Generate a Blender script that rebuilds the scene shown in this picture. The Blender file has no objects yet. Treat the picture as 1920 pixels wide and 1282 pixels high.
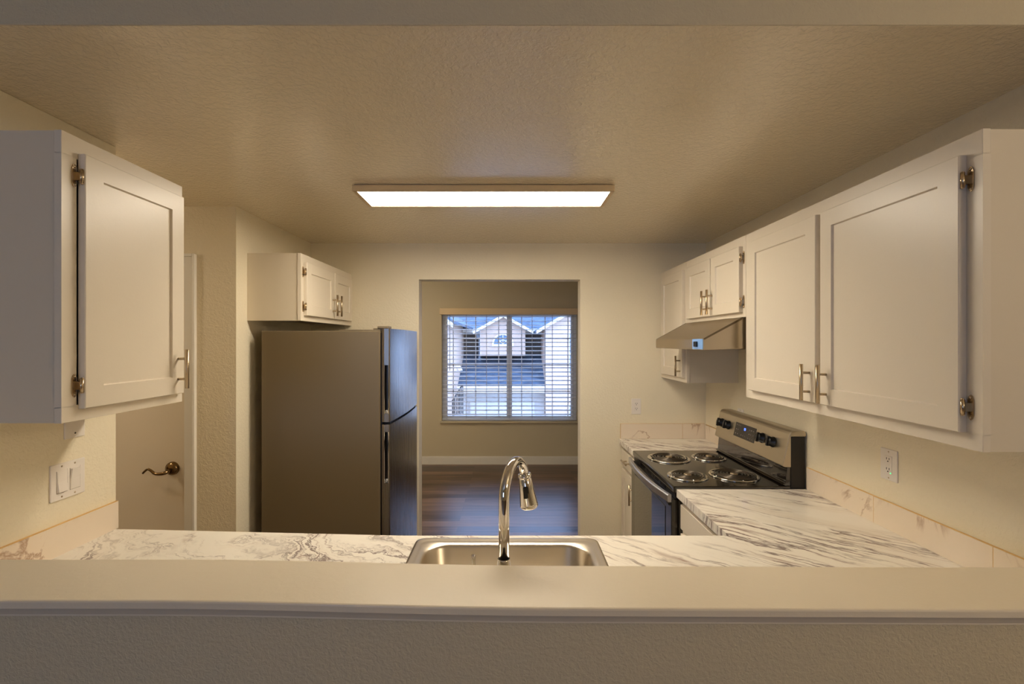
import bpy, bmesh, math, random
from mathutils import Vector, Matrix
random.seed(7)
S = bpy.context.scene
C = S.collection
PI = math.pi

# ------------------------------------------------------------------ camera, light, exposure
H = 1.626                                    # eye height
F = 880.0                                    # focal length in pixels of a 1920 px wide frame
cd = bpy.data.cameras.new('camera'); cam = bpy.data.objects.new('camera', cd); C.objects.link(cam)
cam.location = (0, 0, H); cam.rotation_euler = (PI / 2, 0, 0)
cd.sensor_width = 36; cd.lens = 36 * F / 1920; cd.shift_x = 5 / 1920; cd.shift_y = -1 / 1920
cd.clip_start = 0.02; cd.clip_end = 200
S.camera = cam
S.view_settings.view_transform = 'Standard'; S.view_settings.look = 'None'
S.view_settings.gamma = 1; S.view_settings.use_curve_mapping = False
S.view_settings.exposure = 1.25
LAMP = 14.3                                  # kitchen fixture
SKY = 3.2

w = bpy.data.worlds.new('sky'); S.world = w; w.use_nodes = True
nt = w.node_tree; nt.nodes.clear()
out = nt.nodes.new('ShaderNodeOutputWorld'); bg = nt.nodes.new('ShaderNodeBackground')
bg.inputs['Color'].default_value = (0.40, 0.58, 1.0, 1); bg.inputs['Strength'].default_value = SKY
nt.links.new(bg.outputs[0], out.inputs[0])


def portal(name, loc, rot, sx, sy):
    l = bpy.data.lights.new(name, 'AREA'); l.shape = 'RECTANGLE'; l.size = sx; l.size_y = sy
    l.cycles.is_portal = True
    o = bpy.data.objects.new(name, l); C.objects.link(o); o.location = loc; o.rotation_euler = rot


portal('daylight_portal', (0.01, 6.5, 1.28), (-PI / 2, 0, 0), 1.9, 1.5)
portal('daylight_portal', (-1.575, -3.75, 1.525), (PI / 2, 0, 0), 1.3, 1.3)


# ------------------------------------------------------------------ materials
def lin(c):
    r = []
    for v in c:
        v = v / 255.0
        r.append(v / 12.92 if v <= 0.04045 else ((v + 0.055) / 1.055) ** 2.4)
    return (r[0], r[1], r[2], 1)


def mat(name, col, rough=0.5, metal=0.0, spec=0.5, emit=None, es=0, aniso=0, coat=0):
    m = bpy.data.materials.new(name); m.use_nodes = True
    b = m.node_tree.nodes['Principled BSDF']
    b.inputs['Base Color'].default_value = lin(col)
    b.inputs['Roughness'].default_value = rough
    b.inputs['Metallic'].default_value = metal
    b.inputs['Specular IOR Level'].default_value = spec
    b.inputs['Coat Weight'].default_value = coat
    if aniso: b.inputs['Anisotropic'].default_value = aniso
    if emit:
        b.inputs['Emission Color'].default_value = (emit[0], emit[1], emit[2], 1)
        b.inputs['Emission Strength'].default_value = es
    return m


def N(m, t): return m.node_tree.nodes.new(t)
def L(m, a, b): m.node_tree.links.new(a, b)


def coords(m, scale=(1, 1, 1), rot=(0, 0, 0), loc=(0, 0, 0)):
    tc = N(m, 'ShaderNodeTexCoord'); mp = N(m, 'ShaderNodeMapping')
    mp.inputs['Scale'].default_value = scale; mp.inputs['Rotation'].default_value = rot; mp.inputs['Location'].default_value = loc
    L(m, tc.outputs['Object'], mp.inputs['Vector'])
    return mp.outputs[0]


def noise(m, vec, scale, detail=2, rough=0.5, dist=0.0):
    n = N(m, 'ShaderNodeTexNoise'); n.inputs['Scale'].default_value = scale; n.inputs['Detail'].default_value = detail
    n.inputs['Roughness'].default_value = rough; n.inputs['Distortion'].default_value = dist
    L(m, vec, n.inputs['Vector']); return n


def ramp(m, fac, stops):
    r = N(m, 'ShaderNodeValToRGB'); e = r.color_ramp.elements
    e[0].position = stops[0][0]; e[0].color = stops[0][1]
    e[1].position = stops[-1][0]; e[1].color = stops[-1][1]
    for p, c in stops[1:-1]:
        k = e.new(p); k.color = c
    L(m, fac, r.inputs[0]); return r.outputs[0]


def G(v): return (v, v, v, 1)


def bump(m, height, strength, dist, normal=None):
    b = N(m, 'ShaderNodeBump'); b.inputs['Strength'].default_value = strength; b.inputs['Distance'].default_value = dist
    L(m, height, b.inputs['Height'])
    if normal: L(m, normal, b.inputs['Normal'])
    L(m, b.outputs[0], m.node_tree.nodes['Principled BSDF'].inputs['Normal']); return b


def math_(m, op, a, b=None):
    n = N(m, 'ShaderNodeMath'); n.operation = op
    for i, v in enumerate((a, b)):
        if v is None: continue
        if isinstance(v, (int, float)): n.inputs[i].default_value = v
        else: L(m, v, n.inputs[i])
    return n.outputs[0]


def mixc(m, fac, a, b, mode='MIX'):
    n = N(m, 'ShaderNodeMix'); n.data_type = 'RGBA'; n.blend_type = mode
    if isinstance(fac, (int, float)): n.inputs[0].default_value = fac
    else: L(m, fac, n.inputs[0])
    for i, v in ((6, a), (7, b)):
        if isinstance(v, tuple): n.inputs[i].default_value = v
        else: L(m, v, n.inputs[i])
    return n.outputs[2]


def textured_paint(name, col, rough, strength, sc=70, dist=0.002, spec=0.5):
    m = mat(name, col, rough, spec=spec)
    v = coords(m)
    n1 = noise(m, v, sc, 3, 0.55, 0.6); n2 = noise(m, v, sc * 2.6, 2)
    r = ramp(m, n1.outputs[0], [(0.38, G(0)), (0.62, G(1))])
    h = math_(m, 'ADD', r, math_(m, 'MULTIPLY', n2.outputs[0], 0.5))
    bump(m, h, strength, dist)
    return m


M = {}
M['wall'] = textured_paint('cream_wall_paint', (240, 229, 202), 0.55, 0.35, 75)
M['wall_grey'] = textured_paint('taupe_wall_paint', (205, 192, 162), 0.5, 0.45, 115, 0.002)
M['hall'] = textured_paint('hall_wall_paint', (222, 208, 178), 0.55, 0.45, 65)
M['ceil'] = textured_paint('ceiling_paint', (244, 230, 200), 0.17, 0.7, 62, 0.002, 1.0)
M['ceil'].node_tree.nodes['Principled BSDF'].inputs['Coat Weight'].default_value = 0.7
M['ceil'].node_tree.nodes['Principled BSDF'].inputs['Coat Roughness'].default_value = 0.2
M['living'] = mat('living_wall_paint', (206, 192, 160), 0.6)
M['white'] = textured_paint('white_cabinet_enamel', (227, 216, 197), 0.33, 0.06, 90, 0.001)
M['side'] = textured_paint('cabinet_side_enamel', (222, 210, 188), 0.42, 0.06, 90, 0.001)
M['ledge'] = textured_paint('ledge_enamel', (226, 214, 192), 0.32, 0.12, 60, 0.001)
M['trim'] = mat('white_trim_paint', (232, 226, 214), 0.4)
M['door'] = mat('taupe_door_paint', (230, 217, 196), 0.42)
M['plastic'] = mat('white_plastic', (238, 230, 220), 0.35)
M['plastic_dk'] = mat('dark_slot', (40, 34, 30), 0.6)
M['nickel'] = mat('brushed_nickel', (196, 178, 150), 0.3, 1)
M['antique'] = mat('antique_nickel', (196, 176, 146), 0.24, 1)
M['chrome'] = mat('chrome', (225, 222, 218), 0.06, 1)
M['black'] = mat('black_plastic', (16, 14, 13), 0.35)
M['blackgloss'] = mat('black_enamel', (30, 25, 20), 0.14, 0, 0.7, coat=0.4)
M['ovenglass'] = mat('oven_glass', (22, 18, 16), 0.05, 0, 0.9, coat=0.6)
M['coil'] = mat('coil_element', (92, 84, 74), 0.34, 0.85)
M['frame_light'] = mat('fixture_frame', (212, 186, 142), 0.4, 0.0)
M['diffuser'] = mat('lamp_diffuser', (255, 250, 240), 0.5, emit=(1.0, 0.88, 0.71), es=LAMP)
M['digits'] = mat('blue_digits', (20, 40, 200), 0.5, emit=(0.05, 0.12, 1.0), es=2.2)
M['display'] = mat('display_glass', (42, 36, 30), 0.12)
M['bluefilm'] = mat('blue_protective_film', (120, 165, 225), 0.25)
M['green'] = mat('green_led', (20, 200, 80), 0.5, emit=(0.05, 1, 0.3), es=1.5)
M['gold'] = mat('amber_caulk', (224, 184, 118), 0.5)
M['gasket'] = mat('dark_gasket', (28, 25, 24), 0.6)
M['blind'] = mat('white_blind_slat', (240, 240, 240), 0.45)
_m = M['blind']; _t = N(_m, 'ShaderNodeBsdfTranslucent'); _t.inputs[0].default_value = (0.95, 0.95, 0.95, 1); _x = N(_m, 'ShaderNodeMixShader'); _x.inputs[0].default_value = 0.62
L(_m, _m.node_tree.nodes['Principled BSDF'].outputs[0], _x.inputs[1]); L(_m, _t.outputs[0], _x.inputs[2]); L(_m, _x.outputs[0], _m.node_tree.nodes['Material Output'].inputs[0])
M['bronze'] = mat('dark_bronze', (128, 104, 72), 0.2, 1)
M['cord'] = mat('blind_cord', (205, 205, 210), 0.7)
M['wand'] = mat('grey_wand', (90, 95, 85), 0.4)
M['valance'] = mat('valance', (238, 212, 168), 0.5)
M['vinyl'] = mat('white_vinyl_window', (238, 238, 238), 0.4)
M['fill_globe'] = mat('fill_globe_glow', (255, 235, 210), 0.5, emit=(1.0, 0.83, 0.60), es=9.8)  # glow of the added pendant that fills in from behind the viewer
M['livingglass'] = mat('living_glass_lamp', (255, 235, 210), 0.5, emit=(1.0, 0.88, 0.71), es=25.0)
M['hallglass'] = mat('hall_glass_lamp', (255, 235, 210), 0.5, emit=(1.0, 0.87, 0.70), es=16.0)


def brushed(name, col, rough, axis, metal=1.0):
    m = mat(name, col, rough, metal)
    sc = [420, 420, 420]; sc[axis] = 3
    v = coords(m, tuple(sc)); n = noise(m, v, 1.0, 2)
    b = m.node_tree.nodes['Principled BSDF']
    r = N(m, 'ShaderNodeMapRange'); r.inputs['To Min'].default_value = rough * 0.92; r.inputs['To Max'].default_value = rough * 1.08
    L(m, n.outputs[0], r.inputs['Value']); L(m, r.outputs[0], b.inputs['Roughness'])
    return m


M['steel'] = brushed('stainless_steel', (190, 180, 162), 0.34, 1)
M['steel_hood'] = mat('hood_stainless', (176, 162, 138), 0.3, 1)
M['steel_sink'] = brushed('sink_stainless', (214, 204, 188), 0.3, 0)
M['fridge_side'] = mat('fridge_grey_side', (118, 104, 80), 0.42, 0.3)
M['fridge_door'] = brushed('fridge_stainless', (138, 132, 124), 0.27, 2)


def marble(name):
    m = mat(name, (236, 230, 220), 0.16)
    b = m.node_tree.nodes['Principled BSDF']
    base = coords(m)
    warp = noise(m, base, 3.0, 5, 0.6)
    cen = N(m, 'ShaderNodeVectorMath'); cen.operation = 'SUBTRACT'; L(m, warp.outputs['Color'], cen.inputs[0]); cen.inputs[1].default_value = (0.5, 0.5, 0.5)
    sx = N(m, 'ShaderNodeSeparateXYZ'); L(m, base, sx.inputs[0])
    amp = N(m, 'ShaderNodeMapRange'); amp.inputs['From Min'].default_value = 0.3; amp.inputs['From Max'].default_value = -0.6; amp.inputs['To Min'].default_value = 0.10; amp.inputs['To Max'].default_value = 0.55
    L(m, sx.outputs['X'], amp.inputs['Value'])
    scl = N(m, 'ShaderNodeVectorMath'); scl.operation = 'SCALE'; L(m, cen.outputs[0], scl.inputs[0]); L(m, amp.outputs[0], scl.inputs['Scale'])
    add = N(m, 'ShaderNodeVectorMath'); add.operation = 'ADD'; L(m, scl.outputs[0], add.inputs[0]); L(m, base, add.inputs[1])
    rot = N(m, 'ShaderNodeMapping'); rot.inputs['Rotation'].default_value = (0, 0, math.radians(40)); L(m, add.outputs[0], rot.inputs[0])
    mp = N(m, 'ShaderNodeMapping'); mp.inputs['Scale'].default_value = (1.3, 9.0, 1); L(m, rot.outputs[0], mp.inputs[0])
    n1 = noise(m, mp.outputs[0], 1.7, 8, 0.62, 0.25)
    ridge = math_(m, 'ABSOLUTE', math_(m, 'SUBTRACT', n1.outputs[0], 0.5))
    vein = ramp(m, ridge, [(0.0, G(1)), (0.010, G(0.75)), (0.034, G(0))])
    mp2 = N(m, 'ShaderNodeMapping'); mp2.inputs['Scale'].default_value = (1.2, 3.4, 1); mp2.inputs['Location'].default_value = (3.3, 1.1, 0); L(m, rot.outputs[0], mp2.inputs[0])
    mask = ramp(m, noise(m, mp2.outputs[0], 1.6, 3).outputs[0], [(0.44, G(0)), (0.58, G(1))])
    vein1 = math_(m, 'MULTIPLY', vein, mask)
    mp3 = N(m, 'ShaderNodeMapping'); mp3.inputs['Scale'].default_value = (3, 34, 1); L(m, rot.outputs[0], mp3.inputs[0])
    fine = ramp(m, noise(m, mp3.outputs[0], 1.3, 5, 0.6, 0.4).outputs[0], [(0.52, G(0)), (0.70, G(1))])
    fine = math_(m, 'MULTIPLY', math_(m, 'MULTIPLY', fine, mask), 0.8)
    smudge = ramp(m, noise(m, mp.outputs[0], 0.9, 4, 0.6).outputs[0], [(0.55, G(0)), (0.75, G(0.35))])
    c = mixc(m, smudge, lin((240, 234, 222)), lin((208, 190, 168)))
    c = mixc(m, fine, c, lin((150, 118, 104)))
    c = mixc(m, math_(m, 'MULTIPLY', vein1, 0.9), c, lin((104, 80, 78)))
    L(m, c, b.inputs['Base Color'])
    return m


M['marble'] = marble('marble_laminate')


def tile_marble():
    m = mat('marble_tile', (236, 218, 192), 0.18)
    b = m.node_tree.nodes['Principled BSDF']
    v = coords(m, (1, 1, 1))
    n = noise(m, v, 3.1, 6, 0.6, 0.9)
    ridge = math_(m, 'ABSOLUTE', math_(m, 'SUBTRACT', n.outputs[0], 0.5))
    vein = ramp(m, ridge, [(0, G(1)), (0.022, G(0))])
    mask = ramp(m, noise(m, v, 2.6, 2).outputs[0], [(0.52, G(0)), (0.62, G(0.8))])
    L(m, mixc(m, math_(m, 'MULTIPLY', vein, mask), lin((240, 224, 202)), lin((176, 138, 108))), b.inputs['Base Color'])
    return m


M['tile'] = tile_marble()


def wood_floor():
    m = mat('plank_floor', (100, 72, 52), 0.3, spec=0.9)
    b = m.node_tree.nodes['Principled BSDF']
    v = coords(m)
    br = N(m, 'ShaderNodeTexBrick'); br.offset = 0.37; br.inputs['Scale'].default_value = 1
    br.inputs['Brick Width'].default_value = 1.22; br.inputs['Row Height'].default_value = 0.125
    br.inputs['Mortar Size'].default_value = 0.0012; br.inputs['Mortar Smooth'].default_value = 0
    br.inputs['Color1'].default_value = G(0.0); br.inputs['Color2'].default_value = G(1.0); br.inputs['Mortar'].default_value = G(0.3)
    L(m, v, br.inputs['Vector'])
    g = noise(m, coords(m, (1.6, 30, 1)), 1.0, 6, 0.65, 0.8)
    g2 = noise(m, coords(m, (0.6, 5, 1), loc=(5, 2, 0)), 1.0, 3)
    f = math_(m, 'ADD', math_(m, 'MULTIPLY', g.outputs[0], 0.9), math_(m, 'MULTIPLY', br.outputs['Color'], 0.42))
    f = math_(m, 'ADD', f, math_(m, 'MULTIPLY', g2.outputs[0], 0.3))
    col = ramp(m, f, [(0.45, lin((42, 28, 19))), (0.78, lin((82, 56, 38))), (0.98, lin((122, 90, 66)))])
    col = mixc(m, br.outputs['Fac'], col, lin((44, 30, 24)))
    L(m, col, b.inputs['Base Color'])
    rr = N(m, 'ShaderNodeMapRange'); rr.inputs['From Min'].default_value = 0.3; rr.inputs['From Max'].default_value = 1.1; rr.inputs['To Min'].default_value = 0.24; rr.inputs['To Max'].default_value = 0.42
    L(m, f, rr.inputs['Value']); L(m, rr.outputs[0], b.inputs['Roughness'])
    sp = N(m, 'ShaderNodeMapRange'); sp.inputs['From Min'].default_value = 0.4; sp.inputs['From Max'].default_value = 1.0; sp.inputs['To Min'].default_value = 0.3; sp.inputs['To Max'].default_value = 1.4
    L(m, f, sp.inputs['Value']); L(m, sp.outputs[0], b.inputs['Specular IOR Level'])
    return m


M['floor'] = wood_floor()


def siding(name, col, row=0.14):
    m = mat(name, col, 0.7)
    b = m.node_tree.nodes['Principled BSDF']
    wv = N(m, 'ShaderNodeTexWave'); wv.wave_type = 'BANDS'; wv.bands_direction = 'Z'; wv.wave_profile = 'SAW'
    wv.inputs['Scale'].default_value = 1 / row * 0.05 * 2 * PI / PI / 0.1 * 0.5
    L(m, coords(m), wv.inputs['Vector'])
    bump(m, wv.outputs[0], 0.6, 0.02)
    return m


M['siding'] = siding('pink_siding', (212, 182, 158))
M['siding_shade'] = siding('shaded_siding', (78, 68, 60))  # soffit shade on the recessed wall, put into the base colour
M['garage'] = mat('garage_wall', (206, 200, 192), 0.7)
M['ext_white'] = mat('exterior_white_trim', (236, 222, 202), 0.6)
M['ext_glass'] = mat('exterior_window_glass', (110, 130, 150), 0.1)


def shingle():
    m = mat('slate_shingles', (50, 66, 84), 0.65)
    b = m.node_tree.nodes['Principled BSDF']
    n = noise(m, coords(m, (1.2, 6, 6)), 2.0, 5, 0.7)
    L(m, ramp(m, n.outputs[0], [(0.35, lin((30, 44, 60))), (0.65, lin((86, 104, 124)))]), b.inputs['Base Color'])
    return m


M['shingle'] = shingle()
M['asphalt'] = mat('driveway', (150, 150, 152), 0.9)

g = bpy.data.materials.new('window_glass'); g.use_nodes = True
gn = g.node_tree; gn.nodes.clear()
o_ = gn.nodes.new('ShaderNodeOutputMaterial'); tr = gn.nodes.new('ShaderNodeBsdfTransparent'); gl = gn.nodes.new('ShaderNodeBsdfGlossy')
gl.inputs['Roughness'].default_value = 0.02; fr = gn.nodes.new('ShaderNodeFresnel'); fr.inputs[0].default_value = 1.45; mx = gn.nodes.new('ShaderNodeMixShader')
tr.inputs[0].default_value = (0.96, 0.98, 1, 1)
gn.links.new(fr.outputs[0], mx.inputs[0]); gn.links.new(tr.outputs[0], mx.inputs[1]); gn.links.new(gl.outputs[0], mx.inputs[2]); gn.links.new(mx.outputs[0], o_.inputs[0])
M['glass'] = g


# ------------------------------------------------------------------ mesh helpers (all in world metres)
class MB:
    def __init__(s): s.bm = bmesh.new()

    def box(s, x0, x1, y0, y1, z0, z1, bev=0.0, seg=2):
        x0, x1 = min(x0, x1), max(x0, x1); y0, y1 = min(y0, y1), max(y0, y1); z0, z1 = min(z0, z1), max(z0, z1)
        t = bmesh.new(); bmesh.ops.create_cube(t, size=1)
        for v in t.verts:
            v.co = Vector(((x0 + x1) / 2 + v.co.x * (x1 - x0), (y0 + y1) / 2 + v.co.y * (y1 - y0), (z0 + z1) / 2 + v.co.z * (z1 - z0)))
        if bev > 0: bmesh.ops.bevel(t, geom=t.edges[:], offset=bev, segments=seg, affect='EDGES', profile=0.5)
        s.merge(t); return s

    def merge(s, t, mtx=None):
        mp = {}
        for v in t.verts:
            mp[v] = s.bm.verts.new(mtx @ v.co if mtx else v.co)
        for f in t.faces:
            try:
                nf = s.bm.faces.new([mp[v] for v in f.verts]); nf.smooth = f.smooth
            except ValueError: pass
        t.free(); return s

    def prism(s, pts, axis, a, b, bev=0.0):
        """pts: 2-D outline in the two other axes (order x,y,z without axis)"""
        t = bmesh.new(); n = len(pts)

        def P(p, k):
            c = list(p); c.insert(axis, k); return Vector(c)
        A = [t.verts.new(P(p, a)) for p in pts]; B = [t.verts.new(P(p, b)) for p in pts]
        t.faces.new(A); t.faces.new(B[::-1])
        for i in range(n): t.faces.new((A[i], B[i], B[(i + 1) % n], A[(i + 1) % n]))
        bmesh.ops.recalc_face_normals(t, faces=t.faces[:])
        if bev > 0: bmesh.ops.bevel(t, geom=t.edges[:], offset=bev, segments=2, affect='EDGES', profile=0.5)
        s.merge(t); return s

    def tube(s, path, r, seg=16, cap=True):
        path = [Vector(p) for p in path]; n = len(path)
        rr = r if isinstance(r, (list, tuple)) else [r] * n
        t = bmesh.new(); rings = []; up = None
        for i, p in enumerate(path):
            d = (path[min(i + 1, n - 1)] - path[max(i - 1, 0)]).normalized()
            if up is None:
                up = Vector((0, 0, 1)) if abs(d.z) < 0.9 else Vector((0, 1, 0))
            side = d.cross(up).normalized(); up = side.cross(d).normalized()
            rings.append([t.verts.new(p + (side * math.cos(2 * PI * k / seg) + up * math.sin(2 * PI * k / seg)) * rr[i]) for k in range(seg)])
        for i in range(n - 1):
            for k in range(seg):
                f = t.faces.new((rings[i][k], rings[i][(k + 1) % seg], rings[i + 1][(k + 1) % seg], rings[i + 1][k])); f.smooth = True
        if cap:
            t.faces.new(rings[0]); t.faces.new(rings[-1][::-1])
        bmesh.ops.recalc_face_normals(t, faces=t.faces[:])
        s.merge(t); return s

    def lathe(s, c, prof, seg=48, axis=2, smooth=True):
        """prof: list of (radius, height along axis) from c"""
        t = bmesh.new(); rings = []
        for r, h in prof:
            ring = []
            for k in range(seg):
                a = 2 * PI * k / seg; u, v = r * math.cos(a), r * math.sin(a)
                if axis == 2: p = Vector((u, v, h))
                elif axis == 1: p = Vector((u, h, v))
                else: p = Vector((h, u, v))
                ring.append(t.verts.new(Vector(c) + p))
            rings.append(ring)
        for i in range(len(rings) - 1):
            for k in range(seg):
                f = t.faces.new((rings[i][k], rings[i][(k + 1) % seg], rings[i + 1][(k + 1) % seg], rings[i + 1][k])); f.smooth = smooth
        if prof[0][0] > 1e-6: t.faces.new(rings[0][::-1])
        if prof[-1][0] > 1e-6: t.faces.new(rings[-1])
        bmesh.ops.remove_doubles(t, verts=t.verts[:], dist=1e-6)
        bmesh.ops.recalc_face_normals(t, faces=t.faces[:])
        s.merge(t); return s

    def build(s, name, m, parent=None):
        me = bpy.data.meshes.new(name); s.bm.to_mesh(me); s.bm.free()
        o = bpy.data.objects.new(name, me); C.objects.link(o); me.materials.append(M[m] if isinstance(m, str) else m)
        if parent is not None:
            o.parent = parent
            p = parent; mw = Matrix()
            off = Vector((0, 0, 0))
            while p is not None: off += p.location; p = p.parent
            o.location = -off
        return o


def thing(name, label, cat, loc=(0, 0, 0), group=None):
    o = bpy.data.objects.new(name, None); C.objects.link(o); o.location = loc; o.empty_display_size = 0.1
    o['label'] = label; o['category'] = cat
    if group: o['group'] = group
    return o


def tag(o, label, cat, group=None):
    o['label'] = label; o['category'] = cat
    if group: o['group'] = group
    return o


def struct(o): o['kind'] = 'structure'; return o


def B(*a, **k): return MB().box(*a, **k)


def text_mesh(txt, size, name, m, parent, mtx, depth=0.0006):
    c = bpy.data.curves.new(name, 'FONT'); c.body = txt; c.size = size; c.extrude = depth; c.align_x = 'CENTER'; c.align_y = 'CENTER'
    tmp = bpy.data.objects.new(name, c); C.objects.link(tmp)
    bpy.context.view_layer.update()
    me = bpy.data.meshes.new_from_object(tmp.evaluated_get(bpy.context.evaluated_depsgraph_get()))
    bpy.data.objects.remove(tmp); bpy.data.curves.remove(c)
    mb = MB(); t = bmesh.new(); t.from_mesh(me); mb.merge(t, mtx); bpy.data.meshes.remove(me)
    return mb.build(name, m, parent)


# ------------------------------------------------------------------ the setting
XL, XR, YB, ZC = -1.455, 1.44, 3.44, 2.345
YH = 1.07                                    # face of the header over the pass-through
YW0, YW1 = 0.972, 1.09                       # half wall

struct(B(-3.4, 5.2, -3.6, 6.4, -0.06, 0.0).build('floor', 'floor'))
struct(B(-3.4, XR + 0.12, YH, YB + 0.0, ZC, ZC + 0.1).build('ceiling', 'ceil'))
struct(B(-3.4, 5.2, YB, 6.34, 2.44, 2.54).build('ceiling', 'ceil'))
struct(B(-3.4, 3.2, -3.72, YH, 2.75, 2.85).build('ceiling', 'ceil'))
struct(B(-3.4, 3.2, YH - 0.003, YH + 0.03, ZC + 0.0005, 2.85).build('wall_front', 'wall_grey'))
# half wall under the pass-through, and the full-height parts at each side of it
struct(B(-1.58, XR, YW0, YW1, 0, 1.064).build('wall_front', 'wall_grey'))
struct(B(-3.4, -1.58, YW0, YW1, 0, 2.75).box(XR, 3.2, YW0, YW1, 0, 2.75).build('wall_front', 'wall_grey'))
struct(B(XL - 0.12, XL, YW1, 1.737, 0, ZC, bev=0.003).build('wall_left', 'wall'))
struct(B(XL - 0.12, XL, 2.50, YB, 0, ZC).build('wall_left', 'wall'))
struct(B(XR, XR + 0.12, YW1, YB + 0.12, 0, ZC).build('wall_right', 'wall'))
wb = MB().box(-3.4, -0.663, YB, YB + 0.12, 0, 2.54).box(0.52, 5.2, YB, YB + 0.12, 0, 2.54).box(-0.663, 0.52, YB, YB + 0.12, 2.08, 2.54)
struct(wb.build('wall_back', 'wall'))
DX0, DX1 = -2.54, -1.722                     # hall door
struct(MB().box(-3.4, DX0 - 0.02, 2.50, 2.62, 0, ZC).box(DX1 + 0.012, XL - 0.12, 2.50, 2.62, 0, ZC).box(DX0 - 0.02, DX1 + 0.012, 2.50, 2.62, 2.05, ZC)
       .box(XL - 0.12, XL - 0.001, 2.4995, 2.50, 0, ZC).build('wall_back', 'hall'))
struct(B(-3.52, -3.4, -3.6, 6.34, 0, 2.85).build('wall_left', 'wall_grey'))
struct(B(3.2, 3.32, -3.6, YW1, 0, 2.85).build('wall_right', 'wall_grey'))
struct(B(5.2, 5.32, YB, 6.34, 0, 2.54).build('wall_right', 'living'))
# dining room wall behind the camera with its window opening
struct(MB().box(-3.4, -2.2, -3.72, -3.6, 0, 2.85).box(-0.95, 3.2, -3.72, -3.6, 0, 2.85).box(-2.2, -0.95, -3.72, -3.6, 0, 0.9).box(-2.2, -0.95, -3.72, -3.6, 2.15, 2.85)
       .build('wall_back', 'wall_grey'))
struct(MB().box(-2.2, -0.95, -3.7, -3.65, 0.9, 0.95).box(-2.2, -0.95, -3.7, -3.65, 2.1, 2.15).box(-2.2, -2.15, -3.7, -3.65, 0.9, 2.15).box(-1.0, -0.95, -3.7, -3.65, 0.9, 2.15)
       .box(-1.6, -1.56, -3.7, -3.65, 0.9, 2.15).build('window_2', 'vinyl'))
# far wall of the living room with its window
YF = 6.22
WX0, WX1, WZ0, WZ1 = -0.897, 0.90, 0.575, 1.995
struct(MB().box(-3.4, WX0, YF, YF + 0.14, 0, 2.54).box(WX1, 5.2, YF, YF + 0.14, 0, 2.54).box(WX0, WX1, YF, YF + 0.14, 0, WZ0).box(WX0, WX1, YF, YF + 0.14, WZ1, 2.54)
       .build('wall_back', 'living'))
struct(MB().box(-3.4, 5.2, YF - 0.014, YF, 0, 0.094, ).box(-3.4, 5.2, YF - 0.009, YF, 0.094, 0.106).build('baseboard_back', 'trim'))
# window
wn = MB()
yw0, yw1 = YF + 0.08, YF + 0.13
wn.box(WX0, WX0 + 0.065, yw0, yw1, WZ0, WZ1, bev=0.004).box(WX1 - 0.075, WX1, yw0, yw1, WZ0, WZ1, bev=0.004)
for _a, _b in ((WX0 + 0.063, -0.034), (0.034, WX1 - 0.073)): wn.box(_a, _b, yw0 + 0.001, yw1, WZ0, WZ0 + 0.05).box(_a, _b, yw0 + 0.001, yw1, WZ1 - 0.03, WZ1)
wn.box(-0.036, 0.036, yw0, yw1, WZ0, WZ1, bev=0.004)
win = struct(wn.build('window_1', 'vinyl'))
mu = MB()
for px in (850, 892, 935, 978, 1022, 1065):
    x = (px - 955) / F * 6.32; mu.box(x - 0.006, x + 0.006, yw0 + 0.018, yw0 + 0.03, WZ0 + 0.04, WZ1 - 0.02)
for z in (1.666, 1.31, 0.955): mu.box(WX0 + 0.05, WX1 - 0.06, yw0 + 0.018, yw0 + 0.03, z - 0.008, z + 0.008)
mu.build('muntin_grid', 'vinyl', win)
B(WX0 + 0.05, WX1 - 0.06, yw0 + 0.034, yw0 + 0.038, WZ0 + 0.04, WZ1 - 0.02).build('glass_pane', 'glass', win)
B(WX0 - 0.02, WX1 + 0.02, YF - 0.03, YF + 0.08, WZ0 - 0.028, WZ0, bev=0.004).build('window_sill', 'living', win)

# hall door
dr = struct(B(DX0, DX1 - 0.003, 2.515, 2.555, 0.01, 2.03, bev=0.002).build('door_1', 'door'))
cs = MB().box(DX1, DX1 + 0.043, 2.486, 2.50, 0, 2.034).box(DX1 + 0.043, DX1 + 0.058, 2.478, 2.50, 0, 2.09, bev=0.003)
cs.box(DX0 - 0.05, DX0 - 0.004, 2.486, 2.50, 0, 2.034).box(DX0 - 0.05, DX1 + 0.043, 2.486, 2.50, 2.034, 2.076).box(DX0 - 0.05, DX1 + 0.043, 2.478, 2.50, 2.076, 2.09)
cs.box(DX1, DX1 + 0.011, 2.50, 2.61, 0, 2.049).box(DX0 - 0.019, DX0 - 0.004, 2.50, 2.61, 0, 2.049).box(DX0 - 0.004, DX1, 2.50, 2.61, 2.034, 2.049)
cs.build('door_casing', 'trim', dr)
lx, lz = (320.5 - 955) / F * 2.5, H - (879 - 640) / F * 2.5
hd = MB().lathe((lx, 2.515, lz), [(0.0, -0.022), (0.018, -0.022), (0.034, -0.012), (0.036, -0.003), (0.036, 0.0)], 32, axis=1)
pts = []; rad = []
for k in range(15):
    t = k / 14
    pts.append((lx - 0.115 * max(0, (t - 0.15) / 0.85) if t > 0.15 else lx, 2.50 - 0.045 * min(1, t / 0.15), lz - 0.004 - 0.010 * math.sin(PI * min(1, t * 1.25)) + (0.016 * math.sin(PI * (t - 0.55) / 0.5) if t > 0.55 else 0) - (0.012 * (t - 0.8) / 0.2 if t > 0.8 else 0)))
    rad.append(0.0105 - 0.0055 * t)
hd.tube(pts, rad, 12)
hd.build('door_lever', 'bronze', dr)
B(DX1 - 0.003, DX1 + 0.001, 2.49, 2.514, lz - 0.03, lz + 0.03).build('strike_plate', 'black', dr)


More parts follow.
